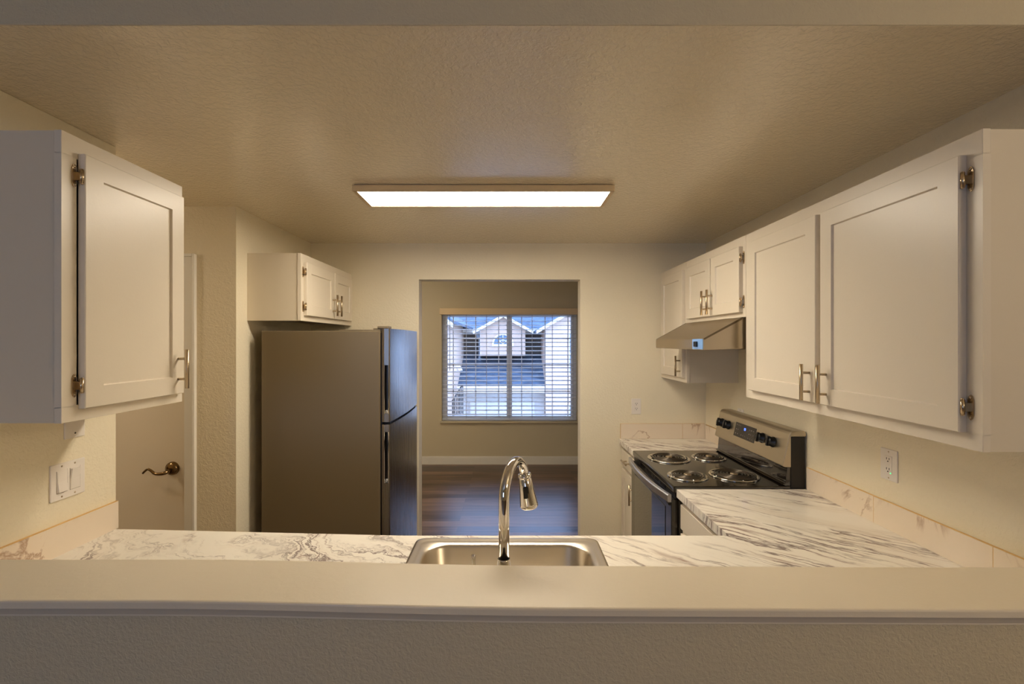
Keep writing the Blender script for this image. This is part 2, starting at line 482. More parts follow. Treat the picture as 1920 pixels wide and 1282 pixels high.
# ------------------------------------------------------------------ ledge on the half wall
def sm(t): t = max(0, min(1, t)); return t * t * (3 - 2 * t)


def ledge_bend(x): return 0.0145 * sm((0.1 - x) / 0.85) - 0.004 * max(0, min(1, x))


def bent_box(mb, x0, x1, y0, y1, z0, z1, fn, n=40, round_=0.0, prof=None):
    t = bmesh.new(); rings = []
    r = round_
    if prof: pass
    elif r: prof = [(y0, z0), (y0 - 0.0, z1 - r), (y0 + r * 0.3, z1 - r * 0.3), (y0 + r, z1), (y1, z1), (y1, z0)]
    else: prof = [(y0, z0), (y0, z1), (y1, z1), (y1, z0)]
    for i in range(n + 1):
        x = x0 + (x1 - x0) * i / n
        rings.append([t.verts.new((x, a, b + fn(x))) for a, b in prof])
    k = len(prof)
    for i in range(n):
        for j in range(k):
            t.faces.new((rings[i][j], rings[i][(j + 1) % k], rings[i + 1][(j + 1) % k], rings[i + 1][j]))
    t.faces.new(rings[0]); t.faces.new(rings[-1][::-1])
    bmesh.ops.recalc_face_normals(t, faces=t.faces[:]); mb.merge(t); return mb


ld = thing('pass_through_ledge', 'long cream painted wooden ledge capping the half wall in the foreground', 'ledge', (0, 0.96, 1.06))
bent_box(MB(), -1.57, XR, 0.94, 1.118, 1.0765, 1.092, ledge_bend, round_=0.004).build('ledge_board', 'ledge', ld)
bent_box(MB(), -1.57, XR, 0.962, 0.972, 1.047, 1.0765, ledge_bend, prof=[(0.950, 1.0765), (0.952, 1.071), (0.960, 1.060), (0.966, 1.050), (0.966, 1.047), (0.972, 1.047), (0.972, 1.0765)]).build('apron_moulding', 'ledge', ld)
bent_box(MB(), -1.57, XR, 0.972, 1.09, 1.064, 1.0765, ledge_bend).build('ledge_packing', 'ledge', ld)


# ------------------------------------------------------------------ cabinets
def bar_pull(x, d, y, z0, z1, parent, horiz=False, standoff=0.03):
    """vertical (or horizontal along y) bar in front of a face at x, facing d"""
    mb = MB(); xb = x + d * standoff
    if not horiz:
        mb.tube([(xb, y, z0), (xb, y, z1)], 0.0062, 16)
        for z in (z0 + (z1 - z0) * 0.24, z1 - (z1 - z0) * 0.24): mb.tube([(x, y, z), (xb, y, z)], 0.0045, 12)
    else:
        mb.tube([(xb, z0, y), (xb, z1, y)], 0.0062, 16)
        for z in (z0 + (z1 - z0) * 0.24, z1 - (z1 - z0) * 0.24): mb.tube([(x, z, y), (xb, z, y)], 0.0045, 12)
    return mb.build('handle', 'nickel', parent)


def panel_door(x, d, y0, y1, z0, z1, parent, name='door', rail=0.057, th=0.019, rec=0.007, m='white'):
    mb = MB(); t = bmesh.new(); xf = x + d * th; xr = xf - d * rec; e = 0.002; c = 0.003

    def ring(xx, i): return [t.verts.new((xx, a, b)) for a, b in ((y0 + i, z0 + i), (y1 - i, z0 + i), (y1 - i, z1 - i), (y0 + i, z1 - i))]
    R = [ring(x, 0), ring(xf - d * e, 0), ring(xf, e)]
    if rail: R += [ring(xf, rail), ring(xr, rail + c)]
    for a, b in zip(R, R[1:]):
        for i in range(4): t.faces.new((a[i], a[(i + 1) % 4], b[(i + 1) % 4], b[i]))
    t.faces.new(R[0]); t.faces.new(R[-1])
    bmesh.ops.recalc_face_normals(t, faces=t.faces[:]); mb.merge(t)
    return mb.build(name, m, parent)


def hinge(x, d, y, sgn, z, door):
    """x = frame face; the door lies on the sgn side of y; plate on the frame on the other side"""
    mb = MB(); t = 0.003
    yc = y - sgn * 0.012
    outline = [(yc - 0.007, z - 0.019), (yc - 0.004, z - 0.027), (yc, z - 0.031), (yc + 0.004, z - 0.027), (yc + 0.007, z - 0.019),
               (yc + 0.007, z + 0.019), (yc + 0.004, z + 0.027), (yc, z + 0.031), (yc - 0.004, z + 0.027), (yc - 0.007, z + 0.019)]
    mb.prism(outline, 0, x, x + d * t)
    for s in (-1, 1): mb.lathe((x + d * t, yc, z + s * 0.024), [(0.0042, 0), (0.003, d * 0.002), (0, d * 0.0026)], 12, axis=0)
    mb.box(x + d * 0.001, x + d * 0.014, yc + sgn * 0.004, yc + sgn * 0.0115, z - 0.011, z + 0.011, bev=0.001)
    mb.tube([(x + d * 0.014, y - sgn * 0.004, z - 0.018), (x + d * 0.014, y - sgn * 0.004, z + 0.018)], 0.0048, 14)
    for s in (-1, 1): mb.lathe((x + d * 0.014, y - sgn * 0.004, z + s * 0.018), [(0.0035, 0), (0.0035, s * 0.002), (0, s * 0.004)], 12)
    return mb.build('hinge', 'antique', door)


def wall_cabinet(label, xf, xw, d, y0, y1, z0, z1, doors, side_m='side'):
    """doors: (y0, y1, hinge side -1/+1 (which y end), handle y, handle z0, z1)"""
    t = thing('wall_cabinet', label, 'cabinet', ((xf + xw) / 2, (y0 + y1) / 2, z0))
    fx = xf - d * 0.019
    b = MB().box(xw, fx, y0 + 0.004, y0 + 0.018, z0 + 0.0, z1, bev=0.001).box(xw, fx, y1 - 0.018, y1 - 0.002, z0, z1, bev=0.001)
    b.box(xw, fx, y0 + 0.018, y1 - 0.018, z0 + 0.012, z0 + 0.024).box(xw, fx, y0 + 0.018, y1 - 0.018, z1 - 0.014, z1 - 0.002).box(xw, xw + d * 0.006, y0 + 0.018, y1 - 0.018, z0 + 0.024, z1 - 0.014)
    b.build('carcass', side_m, t)
    f = MB(); dz0, dz1 = doors[0][6], doors[0][7]
    f.box(fx, xf, y0, y1, z1 - 0.06, z1, bev=0.0012).box(fx, xf, y0, y1, z0, z0 + 0.042, bev=0.0012)
    f.box(fx, xf, y0, y0 + 0.042, z0 + 0.04, z1 - 0.058).box(fx, xf, y1 - 0.042, y1, z0 + 0.04, z1 - 0.058)
    for a, b_ in zip(doors, doors[1:]):
        m_ = (a[1] + b_[0]) / 2; f.box(fx, xf, m_ - 0.02, m_ + 0.02, z0 + 0.04, z1 - 0.058)
    f.build('face_frame', 'white', t)
    for (a, b_, hs, hy, h0, h1, q0, q1) in doors:
        dd = panel_door(xf + d * 0.0008, d, a, b_, q0, q1, t)
        bar_pull(xf + d * 0.0198, d, hy, h0, h1, dd)
        if hs:
            yy = a if hs < 0 else b_; sg = 1 if hs < 0 else -1
            for z in (q0 + 0.062 if q1 - q0 > 0.4 else q0 + 0.05, q1 - 0.062 if q1 - q0 > 0.4 else q1 - 0.055): hinge(xf, d, yy, sg, z, dd)
    return t


wall_cabinet('single door white wall cabinet at left, with a greyish side panel, over light switches', -1.15, XL, 1, 1.205, 1.65, 1.415, 2.17,
             [(1.251, 1.632, -1, 1.602, 1.466, 1.599, 1.447, 2.126)])
wall_cabinet('short two-door white wall cabinet above the grey refrigerator', -1.155, XL, 1, 2.60, YB - 0.003, 1.741, 2.116,
             [(2.635, 3.052, -1, 3.02, 1.79, 1.925, 1.772, 2.071), (3.058, 3.400, 0, 3.095, 1.79, 1.925, 1.772, 2.071)])
XF = 1.113
wall_cabinet('largest white wall cabinet at right, two tall doors with paired bar handles', XF, XR, -1, 1.103, 2.206, 1.365, 2.127,
             [(1.142, 1.653, -1, 1.620, 1.412, 1.544, 1.405, 2.079), (1.678, 2.150, 0, 1.71, 1.412, 1.544, 1.405, 2.079)])
wall_cabinet('short two-door white wall cabinet directly above the range hood', XF, XR, -1, 2.208, 2.942, 1.742, 2.127,
             [(2.237, 2.553, -1, 2.530, 1.772, 1.905, 1.765, 2.079), (2.566, 2.905, 0, 2.600, 1.772, 1.905, 1.765, 2.079)])
wall_cabinet('narrow white wall cabinet in far right corner, partly behind the range hood', XF, XR, -1, 2.944, YB - 0.003, 1.365, 2.127,
             [(2.975, 3.385, 0, 3.005, 1.404, 1.534, 1.395, 2.079)])


def base_cabinet(label, y0, y1, drawer, far):
    t = thing('base_cabinet', label, 'cabinet', (1.1, (y0 + y1) / 2, 0))
    xf = 0.835
    MB().box(xf + 0.019, XR - 0.002, y0 + 0.002, y1 - 0.002, 0.1, 0.876).box(xf + 0.075, XR - 0.002, y0 + 0.002, y1 - 0.002, 0, 0.1).build('carcass', 'side', t)
    MB().box(xf, xf + 0.019, y0, y1, 0.1, 0.876, bev=0.001).build('face_frame', 'white', t)
    dw = panel_door(xf - 0.0008, -1, y0 + 0.025, y1 - 0.025, 0.735, 0.85, t, name='drawer', rail=0)
    if far: bar_pull(xf - 0.0198, -1, 0.792, (y0 + y1) / 2 - 0.065, (y0 + y1) / 2 + 0.065, dw, horiz=True)
    dd = panel_door(xf - 0.0008, -1, y0 + 0.025, y1 - 0.025, 0.13, 0.712, t)
    hy = y0 + 0.055 if far else y1 - 0.055
    bar_pull(xf - 0.0198, -1, hy, 0.55, 0.685, dd)
    return t


base_cabinet('narrow white base cabinet with drawer beyond the range, by doorway', 3.022, YB - 0.003, True, True)
base_cabinet('white base cabinet under the marble corner counter, on near side of range', 1.725, 2.262, True, False)
# cabinets under the peninsula (behind the half wall)
pc = thing('peninsula_cabinet', 'white base cabinet run below the sink counter behind the half wall', 'cabinet', (0, 1.4, 0))
MB().box(XL + 0.005, XL + 0.023, 1.095, 1.67, 0.1, 0.876).box(0.80, 0.818, 1.095, 1.67, 0.1, 0.876).box(-0.46, -0.445, 1.095, 1.67, 0.1, 0.876).box(0.42, 0.435, 1.095, 1.67, 0.1, 0.876)\
    .box(XL + 0.005, 0.818, 1.095, 1.67, 0.1, 0.118).box(XL + 0.005, 0.818, 1.12, 1.60, 0, 0.1).box(XL + 0.005, 0.818, 1.093, 1.1, 0.1, 0.876).build('carcass', 'side', pc)
for a, b_ in ((XL + 0.03, -0.96), (-0.95, -0.45), (-0.44, -0.01), (0.0, 0.42), (0.43, 0.79)):
    dd = MB().box(a, b_, 1.672, 1.69, 0.13, 0.85, bev=0.002).build('door', 'white', pc)
    MB().tube([(b_ - 0.04, 1.72, 0.66), (b_ - 0.04, 1.72, 0.79)], 0.006).tube([(b_ - 0.04, 1.69, 0.69), (b_ - 0.04, 1.72, 0.69)], 0.0045).tube([(b_ - 0.04, 1.69, 0.76), (b_ - 0.04, 1.72, 0.76)], 0.0045).build('handle', 'nickel', dd)


# ------------------------------------------------------------------ counters, backsplashes
ZT = 0.914


def cbend(x): return 0.0235 * max(0, min(1, (-x - 0.40) / 1.0)) if x < 0 else 0


SX0, SX1, SY0, SY1 = -0.318, 0.300, 1.165, 1.672    # cut-out for the sink
ct = MB()
T = 0.038; RB = 0.0
YE = 1.722
bent_box(ct, XL, SX0, 1.093, YE, ZT - T, ZT, cbend, n=24)
ct.box(SX0, SX1, SY1, YE, ZT - T, ZT); ct.box(SX0, SX1, 1.093, SY0, ZT - T, ZT)
ct.box(SX1, XR, 1.093, YE, ZT - T, ZT); ct.box(0.806, XR, YE, 2.262, ZT - T, ZT)
tag(ct.build('countertop', 'marble'), 'L-shaped white marble-pattern countertop with purple-brown veins, around the sink', 'countertop')
tag(B(0.806, XR, 3.022, YB, ZT - T, ZT, bev=0.002).build('countertop', 'marble'), 'small white marble-pattern countertop piece between range and back wall', 'countertop')

bs = thing('backsplash', 'cream marble tile backsplash along left wall below the light switches', 'backsplash', (XL, 1.4, 0.93))
B(XL, XL + 0.009, 1.093, 1.737, ZT + 0.0225, 1.0365, bev=0.001).build('tile_strip', 'tile', bs)
B(XL, XL + 0.0095, 1.093, 1.737, 1.0365, 1.0378).build('caulk_line', 'gold', bs)


def right_splash(label, y0, y1, joints, extra=None):
    t = thing('backsplash', label, 'backsplash', (XR, (y0 + y1) / 2, ZT))
    ys = [y0] + joints + [y1]; mb = MB()
    for a, b_ in zip(ys, ys[1:]): mb.box(XR - 0.009, XR, a + 0.001, b_ - 0.001, ZT + 0.0005, 1.018, bev=0.0008)
    if extra:
        for a, b_ in zip(extra, extra[1:]): mb.box(a + 0.001, b_ - 0.001, YB - 0.009, YB, ZT + 0.0005, 1.024, bev=0.0008)
    mb.build('tile_strip', 'tile', t)
    g_ = MB().box(XR - 0.007, XR, y0, y1, 1.018, 1.0198)
    for j in joints: g_.box(XR - 0.0085, XR, j - 0.001, j + 0.001, ZT + 0.001, 1.0195)
    if extra:
        g_.box(extra[0], XR - 0.009, YB - 0.007, YB, 1.024, 1.0252)
        for j in extra[:-1]: g_.box(j - 0.0006, j + 0.0006, YB - 0.0085, YB, ZT, 1.025)
    g_.build('caulk_line', 'gold', t)
    return t


right_splash('cream marble tile backsplash along right wall beside the L-shaped counter', 1.093, 2.262, [1.389, 1.845])
right_splash('cream tile backsplash in far corner behind the small counter', 3.022, YB - 0.009, [], [0.814, 1.267, XR - 0.009])


# ------------------------------------------------------------------ sink
def rrect(x0, x1, y0, y1, r, n=8):
    pts = []
    for cx, cy, a0 in ((x1 - r, y1 - r, 0), (x0 + r, y1 - r, PI / 2), (x0 + r, y0 + r, PI), (x1 - r, y0 + r, 1.5 * PI)):
        for k in range(n + 1):
            a = a0 + (PI / 2) * k / n; pts.append((cx + r * math.cos(a), cy + r * math.sin(a)))
    return pts


sk = thing('kitchen_sink', 'drop-in stainless steel sink set in marble counter behind ledge', 'sink', (0, 1.42, ZT))
t = bmesh.new()
loops = [(-0.332, 0.314, 1.125, 1.690, 0.035, ZT + 0.0005), (-0.331, 0.313, 1.126, 1.689, 0.035, ZT + 0.005), (-0.322, 0.304, 1.135, 1.680, 0.030, ZT + 0.0062),
         (-0.314, 0.296, 1.143, 1.672, 0.028, ZT + 0.0035), (-0.306, 0.288, 1.235, 1.664, 0.030, ZT + 0.0035), (-0.290, 0.272, 1.250, 1.640, 0.075, ZT + 0.003),
         (-0.284, 0.266, 1.256, 1.634, 0.080, ZT - 0.006), (-0.276, 0.258, 1.264, 1.626, 0.085, ZT - 0.16), (-0.25, 0.232, 1.29, 1.60, 0.085, ZT - 0.185), (-0.05, 0.03, 1.41, 1.48, 0.034, ZT - 0.19)]
R = []
for (a, b_, c_, d_, r_, z_) in loops: R.append([t.verts.new((p[0], p[1], z_)) for p in rrect(a, b_, c_, d_, r_)])
for a, b_ in zip(R, R[1:]):
    n = len(a)
    for i in range(n):
        f = t.faces.new((a[i], a[(i + 1) % n], b_[(i + 1) % n], b_[i])); f.smooth = True
t.faces.new(R[-1])
bmesh.ops.recalc_face_normals(t, faces=t.faces[:])
MB().merge(t).build('basin', 'steel_sink', sk)
MB().lathe((-0.01, 1.445, ZT - 0.188), [(0.044, 0), (0.044, 0.003), (0.034, 0.004), (0.03, 0.001), (0, 0.001)], 32).build('drain', 'chrome', sk)

# ------------------------------------------------------------------ faucet
FX, FY, FZ = -0.0135, 1.19, ZT + 0.0036
fa = thing('faucet', 'chrome gooseneck pull-down faucet arching over the sink', 'faucet', (FX, FY, FZ))
MB().lathe((FX, FY, FZ), [(0.032, 0), (0.032, 0.006), (0.0255, 0.012), (0.024, 0.05), (0.0225, 0.10), (0.0195, 0.135), (0.0165, 0.157), (0.0158, 0.1595)], 40).build('body', 'chrome', fa)
MB().lathe((FX, FY, FZ + 0.1595), [(0.0148, 0), (0.0148, 0.0015)], 32).build('seam_ring', 'black', fa)
dv = Vector((0.40, 1.0, 0)).normalized(); Rg = 0.078
p0 = Vector((FX, FY, FZ + 0.161)); zc = H - (857 - 640) / (F / 1.26) - 0.0135 - Rg
path = [p0, Vector((FX, FY, zc - 0.03))]; rad = [0.0140, 0.0136]
for k in range(0, 27):
    a = PI - (PI * 0.90) * k / 26
    path.append(Vector((FX, FY, zc)) + dv * (Rg + Rg * math.cos(a)) + Vector((0, 0, Rg * math.sin(a)))); rad.append(0.0136 - 0.0008 * k / 26)
MB().tube(path, rad, 28).build('spout', 'chrome', fa)
end = path[-1]; dirv = (path[-1] - path[-2]).normalized()
dirv = Vector((0.15, 0.08, -1)).normalized()
q = dirv.to_track_quat('Z', 'Y').to_matrix().to_4x4(); mt = Matrix.Translation(end) @ q


def lathe_m(prof, mt, seg=36):
    m2 = MB(); m2.lathe((0, 0, 0), prof, seg)
    for v in m2.bm.verts: v.co = mt @ v.co
    return m2


lathe_m([(0.0125, -0.003), (0.0185, -0.002), (0.0195, 0.003), (0.0182, 0.007), (0.0160, 0.008), (0.0175, 0.0095), (0.0200, 0.04), (0.0250, 0.082), (0.0262, 0.090), (0.0235, 0.095), (0, 0.094)], mt).build('spray_head', 'chrome', fa)
e0 = mt @ Vector((0, 0, 0.040)); e1 = mt @ Vector((0, 0, 0.068))
tb = MB(); bx = bmesh.new(); bmesh.ops.create_cube(bx, size=1); bmesh.ops.scale(bx, vec=(0.0150, 0.006, 0.036), verts=bx.verts[:])
bmesh.ops.bevel(bx, geom=bx.edges[:], offset=0.002, segments=2, affect='EDGES')
bc = mt @ Vector((0, 0, 0.045)); tb.merge(bx, Matrix.Translation(bc + Vector((-0.0030, -0.0195, -0.002))) @ Matrix.Rotation(0.10, 4, 'X') @ Matrix.Rotation(-0.08, 4, 'Y'))
tb.build('spray_button', 'black', fa)
MB().tube([(FX - 0.02, FY, FZ + 0.085), (FX - 0.068, FY, FZ + 0.09)], [0.011, 0.010], 18).tube([(FX - 0.062, FY, FZ + 0.09), (FX - 0.074, FY, FZ + 0.12), (FX - 0.077, FY, FZ + 0.15), (FX - 0.0775, FY, FZ + 0.166), (FX - 0.0775, FY, FZ + 0.170)], [0.007, 0.005, 0.0042, 0.0062, 0.003], 14).build('lever', 'chrome', fa)

# ------------------------------------------------------------------ refrigerator
fr_ = thing('refrigerator', 'tall grey two-door refrigerator with stainless front, under the short cabinet at left', 'refrigerator', (-1.0, 2.98, 0))
MB().box(-1.375, -0.716, 2.60, 3.36, 0.03, 1.685, bev=0.006, seg=3).build('cabinet', 'fridge_side', fr_)
MB().box(-1.30, -0.76, 2.66, 3.30, 0, 0.035).build('base', 'black', fr_)
MB().box(-0.95, -0.72, 2.61, 3.3, 1.684, 1.692, bev=0.002).build('top_strip', 'fridge_side', fr_)
MB().box(-0.716, -0.704, 2.612, 3.348, 0.06, 1.675).build('gasket', 'gasket', fr_)


def fridge_door(z0, z1, h0, h1, extra=''):
    ya, yb = 2.598, 3.362; xb, xf = -0.705, -0.662
    ysk = 2.626
    prof = [(xb, ysk), (xb, yb)]
    n = 16
    def xfront(y): return xf + 0.016 * (1 - ((y - 2.98) / 0.382) ** 2)
    prof += [(xfront(yb - (yb - ysk) * k / n), yb - (yb - ysk) * k / n) for k in range(n + 1)]
    mb = MB().prism(prof, 2, z0, z1)
    # near edge frame around the pocket handle
    xm0, xm1 = xb + 0.012, xf - 0.006
    x1 = xfront(ya + 0.004)
    mb.prism([(xb, ya + 0.002), (xb, ysk), (xm0, ysk), (xm0, ya)], 2, z0, z1)
    mb.prism([(xm1, ya), (xm1, ysk), (xfront(ysk), ysk), (x1 - 0.0, ya + 0.006), (x1 - 0.006, ya)], 2, z0, z1)
    mb.box(xm0, xm1, ya, ysk, h1, z1).box(xm0, xm1, ya, ysk, z0, h0)
    d = mb.build('door', 'fridge_door', fr_)
    h = MB().box(xm0, xm1, ysk - 0.002, ysk - 0.0005, h0, h1)
    h.build('handle_recess', 'black', d)
    MB().prism([(ya + 0.001, h0 + 0.001), (ysk - 0.002, h0 + 0.016), (ysk - 0.002, h0 + 0.001)], 0, xm0, xm1).build('handle_lip', 'chrome', d)
    f = MB()
    for (a, b_) in ((xm0, xm0 + 0.003), (xm1 - 0.003, xm1)): f.box(a, b_, ya - 0.0015, ya + 0.006, h0, h1)
    f.build('handle_rim', 'chrome', d)
    return d


du = fridge_door(1.180, 1.697, 1.226, 1.495)
dl = fridge_door(0.07, 1.166, 0.842, 1.125)
MB().box(-0.704, -0.668, 2.63, 3.34, 1.166, 1.180).build('door_gap_strip', 'gasket', fr_)
MB().box(-0.735, -0.672, 2.612, 2.68, 1.697, 1.712, bev=0.004).box(-0.76, -0.71, 2.62, 2.67, 1.684, 1.70, bev=0.002).build('hinge_cover', 'fridge_side', fr_)

# ------------------------------------------------------------------ range
RY0, RY1, RX = 2.267, 3.018, 0.806
rg = thing('electric_range', 'black and stainless electric coil range at right wall below hood', 'range', (1.1, 2.64, 0))
MB().box(RX + 0.012, 1.43, RY0, RY1, 0.04, 0.895, bev=0.003).build('body', 'blackgloss', rg)
for yy in (RY0 + 0.06, RY1 - 0.06):
    for xx in (RX + 0.08, 1.36): MB().lathe((xx, yy, 0), [(0.018, 0), (0.014, 0.01), (0.014, 0.045)], 16).build('foot', 'black', rg)
MB().box(RX - 0.012, 1.36, RY0 - 0.003, RY1 + 0.003, 0.893, 0.926, bev=0.007, seg=3).build('cooktop', 'blackgloss', rg)
# vent strip between cooktop and door
v_ = MB().box(RX - 0.004, RX + 0.012, RY0 + 0.004, RY1 - 0.004, 0.865, 0.893)
for k in range(4):
    y = RY0 + 0.14 + k * 0.125
    for j in range(5): v_.box(RX - 0.0075, RX - 0.004, y + j * 0.018, y + j * 0.018 + 0.008, 0.871, 0.887)
v_.build('vent_strip', 'black', rg)
od = MB().box(RX - 0.022, RX + 0.011, RY0 + 0.004, RY1 - 0.004, 0.245, 0.862, bev=0.004).build('oven_door', 'blackgloss', rg)
MB().box(RX - 0.0245, RX - 0.022, RY0 + 0.09, RY1 - 0.09, 0.33, 0.80, bev=0.001).build('oven_window', 'ovenglass', od)
MB().box(RX - 0.018, RX + 0.011, RY0 + 0.004, RY1 - 0.004, 0.06, 0.238, bev=0.004).build('storage_drawer', 'blackgloss', rg)
# bowed handle
hn = bmesh.new(); n = 24; rings = []
for k in range(n + 1):
    y = RY0 + 0.004 + (RY1 - RY0 - 0.008) * k / n; u = (k / n) * 2 - 1
    xo = RX - 0.030 - 0.036 * (1 - u ** 4) ** 0.6 if abs(u) < 1 else RX - 0.030
    xo = RX - 0.036 - 0.032 * (1 - u * u)
    rings.append([hn.verts.new((xo, y, 0.848)), hn.verts.new((xo - 0.004, y, 0.853)), hn.verts.new((xo - 0.004, y, 0.880)), hn.verts.new((xo, y, 0.886)), hn.verts.new((xo + 0.014, y, 0.886)), hn.verts.new((xo + 0.014, y, 0.848))])
for k in range(n):
    for j in range(6):
        f = hn.faces.new((rings[k][j], rings[k][(j + 1) % 6], rings[k + 1][(j + 1) % 6], rings[k + 1][j]))
hn.faces.new(rings[0]); hn.faces.new(rings[-1][::-1]); bmesh.ops.recalc_face_normals(hn, faces=hn.faces[:])
hm = MB().merge(hn)
M['steel_handle'] = mat('oven_handle_steel', (186, 186, 190), 0.4, 1)
hm.build('oven_handle', 'steel_handle', od)
MB().box(RX - 0.036, RX - 0.018, RY0 + 0.006, RY0 + 0.036, 0.832, 0.862, bev=0.003).build('handle_bracket', 'black', od)
MB().box(RX - 0.036, RX - 0.018, RY1 - 0.036, RY1 - 0.006, 0.832, 0.862, bev=0.003).build('handle_bracket', 'black', od)
# backguard
MB().box(1.362, 1.432, RY0 + 0.004, RY1 - 0.004, 0.895, 1.165, bev=0.003).build('backguard_housing', 'black', rg)
MB().prism([(1.335, 0.9262), (1.322, 0.934), (1.338, 0.94), (1.346, 1.028), (1.362, 1.028), (1.362, 0.9262)], 1, RY0 + 0.006, RY1 - 0.004, bev=0.002).build('backguard_glass', 'ovenglass', rg)
bgp = [(1.320, 1.024), (1.332, 1.018), (1.361, 1.018), (1.361, 1.166), (1.433, 1.166), (1.433, 1.186), (1.424, 1.193), (1.376, 1.193), (1.362, 1.188), (1.354, 1.176)]
bgo = MB().prism(bgp, 1, RY0 + 0.000, RY1 - 0.000, bev=0.0025).build('control_panel', 'steel', rg)
# panel frame: origin on the slanted face
A0 = Vector((1.320, 0, 1.024)); A1 = Vector((1.354, 0, 1.176)); upv = (A1 - A0).normalized(); nrm = Vector((-upv.z, 0, upv.x))


def pan(y, s, off=0.0):                       # y along range, s fraction up the face
    p = A0.lerp(A1, s) + nrm * off; return Vector((p.x, y, p.z))


def pan_box(mb, y0, y1, s0, s1, off0, off1, bev=0.0):
    t = bmesh.new(); bmesh.ops.create_cube(t, size=1)
    hh = (A1 - A0).length
    mtx = Matrix.Translation(pan((y0 + y1) / 2, (s0 + s1) / 2, (off0 + off1) / 2)) @ Matrix((( upv.x, 0, nrm.x, 0), (0, 1, 0, 0), (upv.z, 0, nrm.z, 0), (0, 0, 0, 1)))
    bmesh.ops.scale(t, vec=((s1 - s0) * hh, y1 - y0, off1 - off0), verts=t.verts[:])
    if bev: bmesh.ops.bevel(t, geom=t.edges[:], offset=bev, segments=2, affect='EDGES')
    return mb.merge(t, mtx)


dsp = pan_box(MB(), 2.555, 2.785, 0.31, 0.83, 0, 0.0016, 0.0004).build('display_panel', 'display', bgo)
tm = Matrix(((0, upv.x, nrm.x, 0), (-1, 0, 0, 0), (0, upv.z, nrm.z, 0), (0, 0, 0, 1)))
text_mesh('18', 0.020, 'clock_digits', 'digits', bgo, Matrix.Translation(pan(2.672, 0.66, 0.0020)) @ tm)
bpm = mat('button_print', (120, 110, 105), 0.5)
for i, (yy, ss) in enumerate([(2.765, .74), (2.745, .74), (2.725, .74), (2.765, .58), (2.745, .58), (2.765, .42), (2.74, .42), (2.62, .70), (2.60, .70), (2.58, .70), (2.62, .55), (2.60, .55), (2.575, .55), (2.70, .42), (2.68, .42), (2.66, .42), (2.62, .40), (2.60, .40), (2.58, .40)]):
    pan_box(MB(), yy - 0.004, yy + 0.004, ss - 0.02, ss + 0.02, 0.0016, 0.0019).build('touch_button', bpm, dsp)
for yy in (2.955, 2.868, 2.485, 2.385):
    km = Matrix.Translation(pan(yy, 0.60, 0.0)) @ Matrix(((upv.x, 0, nrm.x, 0), (0, 1, 0, 0), (upv.z, 0, nrm.z, 0), (0, 0, 0, 1)))
    kb = lathe_m([(0.027, 0), (0.027, 0.004), (0.024, 0.006), (0.023, 0.026), (0.021, 0.029), (0, 0.029)], km, 28)
    kx = bmesh.new(); bmesh.ops.create_cube(kx, size=1); bmesh.ops.scale(kx, vec=(0.050, 0.014, 0.014), verts=kx.verts[:]); bmesh.ops.translate(kx, vec=(0, 0, 0.027), verts=kx.verts[:])
    bmesh.ops.bevel(kx, geom=kx.edges[:], offset=0.002, segments=2, affect='EDGES'); kb.merge(kx, km)
    kn = kb.build('knob', 'black', bgo)
    for k in (-3, -1, 0, 1, 3):
        a = k * 0.65
        c = pan(yy + 0.033 * math.sin(a), 0.60 - 0.033 * math.cos(a) / (A1 - A0).length * (-1 if k % 2 else 1), 0.0)
        pan_box(MB(), c.y - 0.0012, c.y + 0.0012, (c.z - A0.z) / (A1.z - A0.z) - 0.008, (c.z - A0.z) / (A1.z - A0.z) + 0.008, 0, 0.0005).build('dial_mark', 'black', bgo)
# burners
for (bx_, by_, br_) in ((0.953, 2.805, 0.122), (1.199, 2.822, 0.098), (0.925, 2.437, 0.100), (1.172, 2.449, 0.122)):
    z = 0.926
    pan_ = MB().lathe((bx_, by_, z), [(br_ * 1.0, 0.0), (br_ * 1.01, 0.004), (br_ * 0.98, 0.0065), (br_ * 0.90, 0.0045), (br_ * 0.82, 0.0008), (br_ * 0.3, 0.0005), (0, 0.0005)], 56).build('burner', 'chrome', rg)
    sp = []; turns = 5 if br_ > 0.11 else 4; r0, r1 = 0.026, br_ * 0.84; st = turns * 36
    for k in range(st + 1):
        a = 2 * PI * k / 36; r = r0 + (r1 - r0) * k / st; sp.append((bx_ + r * math.cos(a), by_ + r * math.sin(a), z + 0.0095))
    MB().tube(sp, 0.0043, 8).build('coil', 'coil', pan_)
    MB().lathe((bx_, by_, z), [(0.019, 0.0055), (0.019, 0.0125), (0.016, 0.0145), (0, 0.0145)], 24).build('centre_cap', 'nickel', pan_)
    sup = MB()
    for k in range(3):
        a = k * 2 * PI / 3 + 0.5; c, s_ = math.cos(a), math.sin(a)
        sup.tube([(bx_ + 0.018 * c, by_ + 0.018 * s_, z + 0.0045), (bx_ + br_ * 0.93 * c, by_ + br_ * 0.93 * s_, z + 0.0045)], 0.002, 6)
    sup.build('coil_support', 'chrome', pan_)

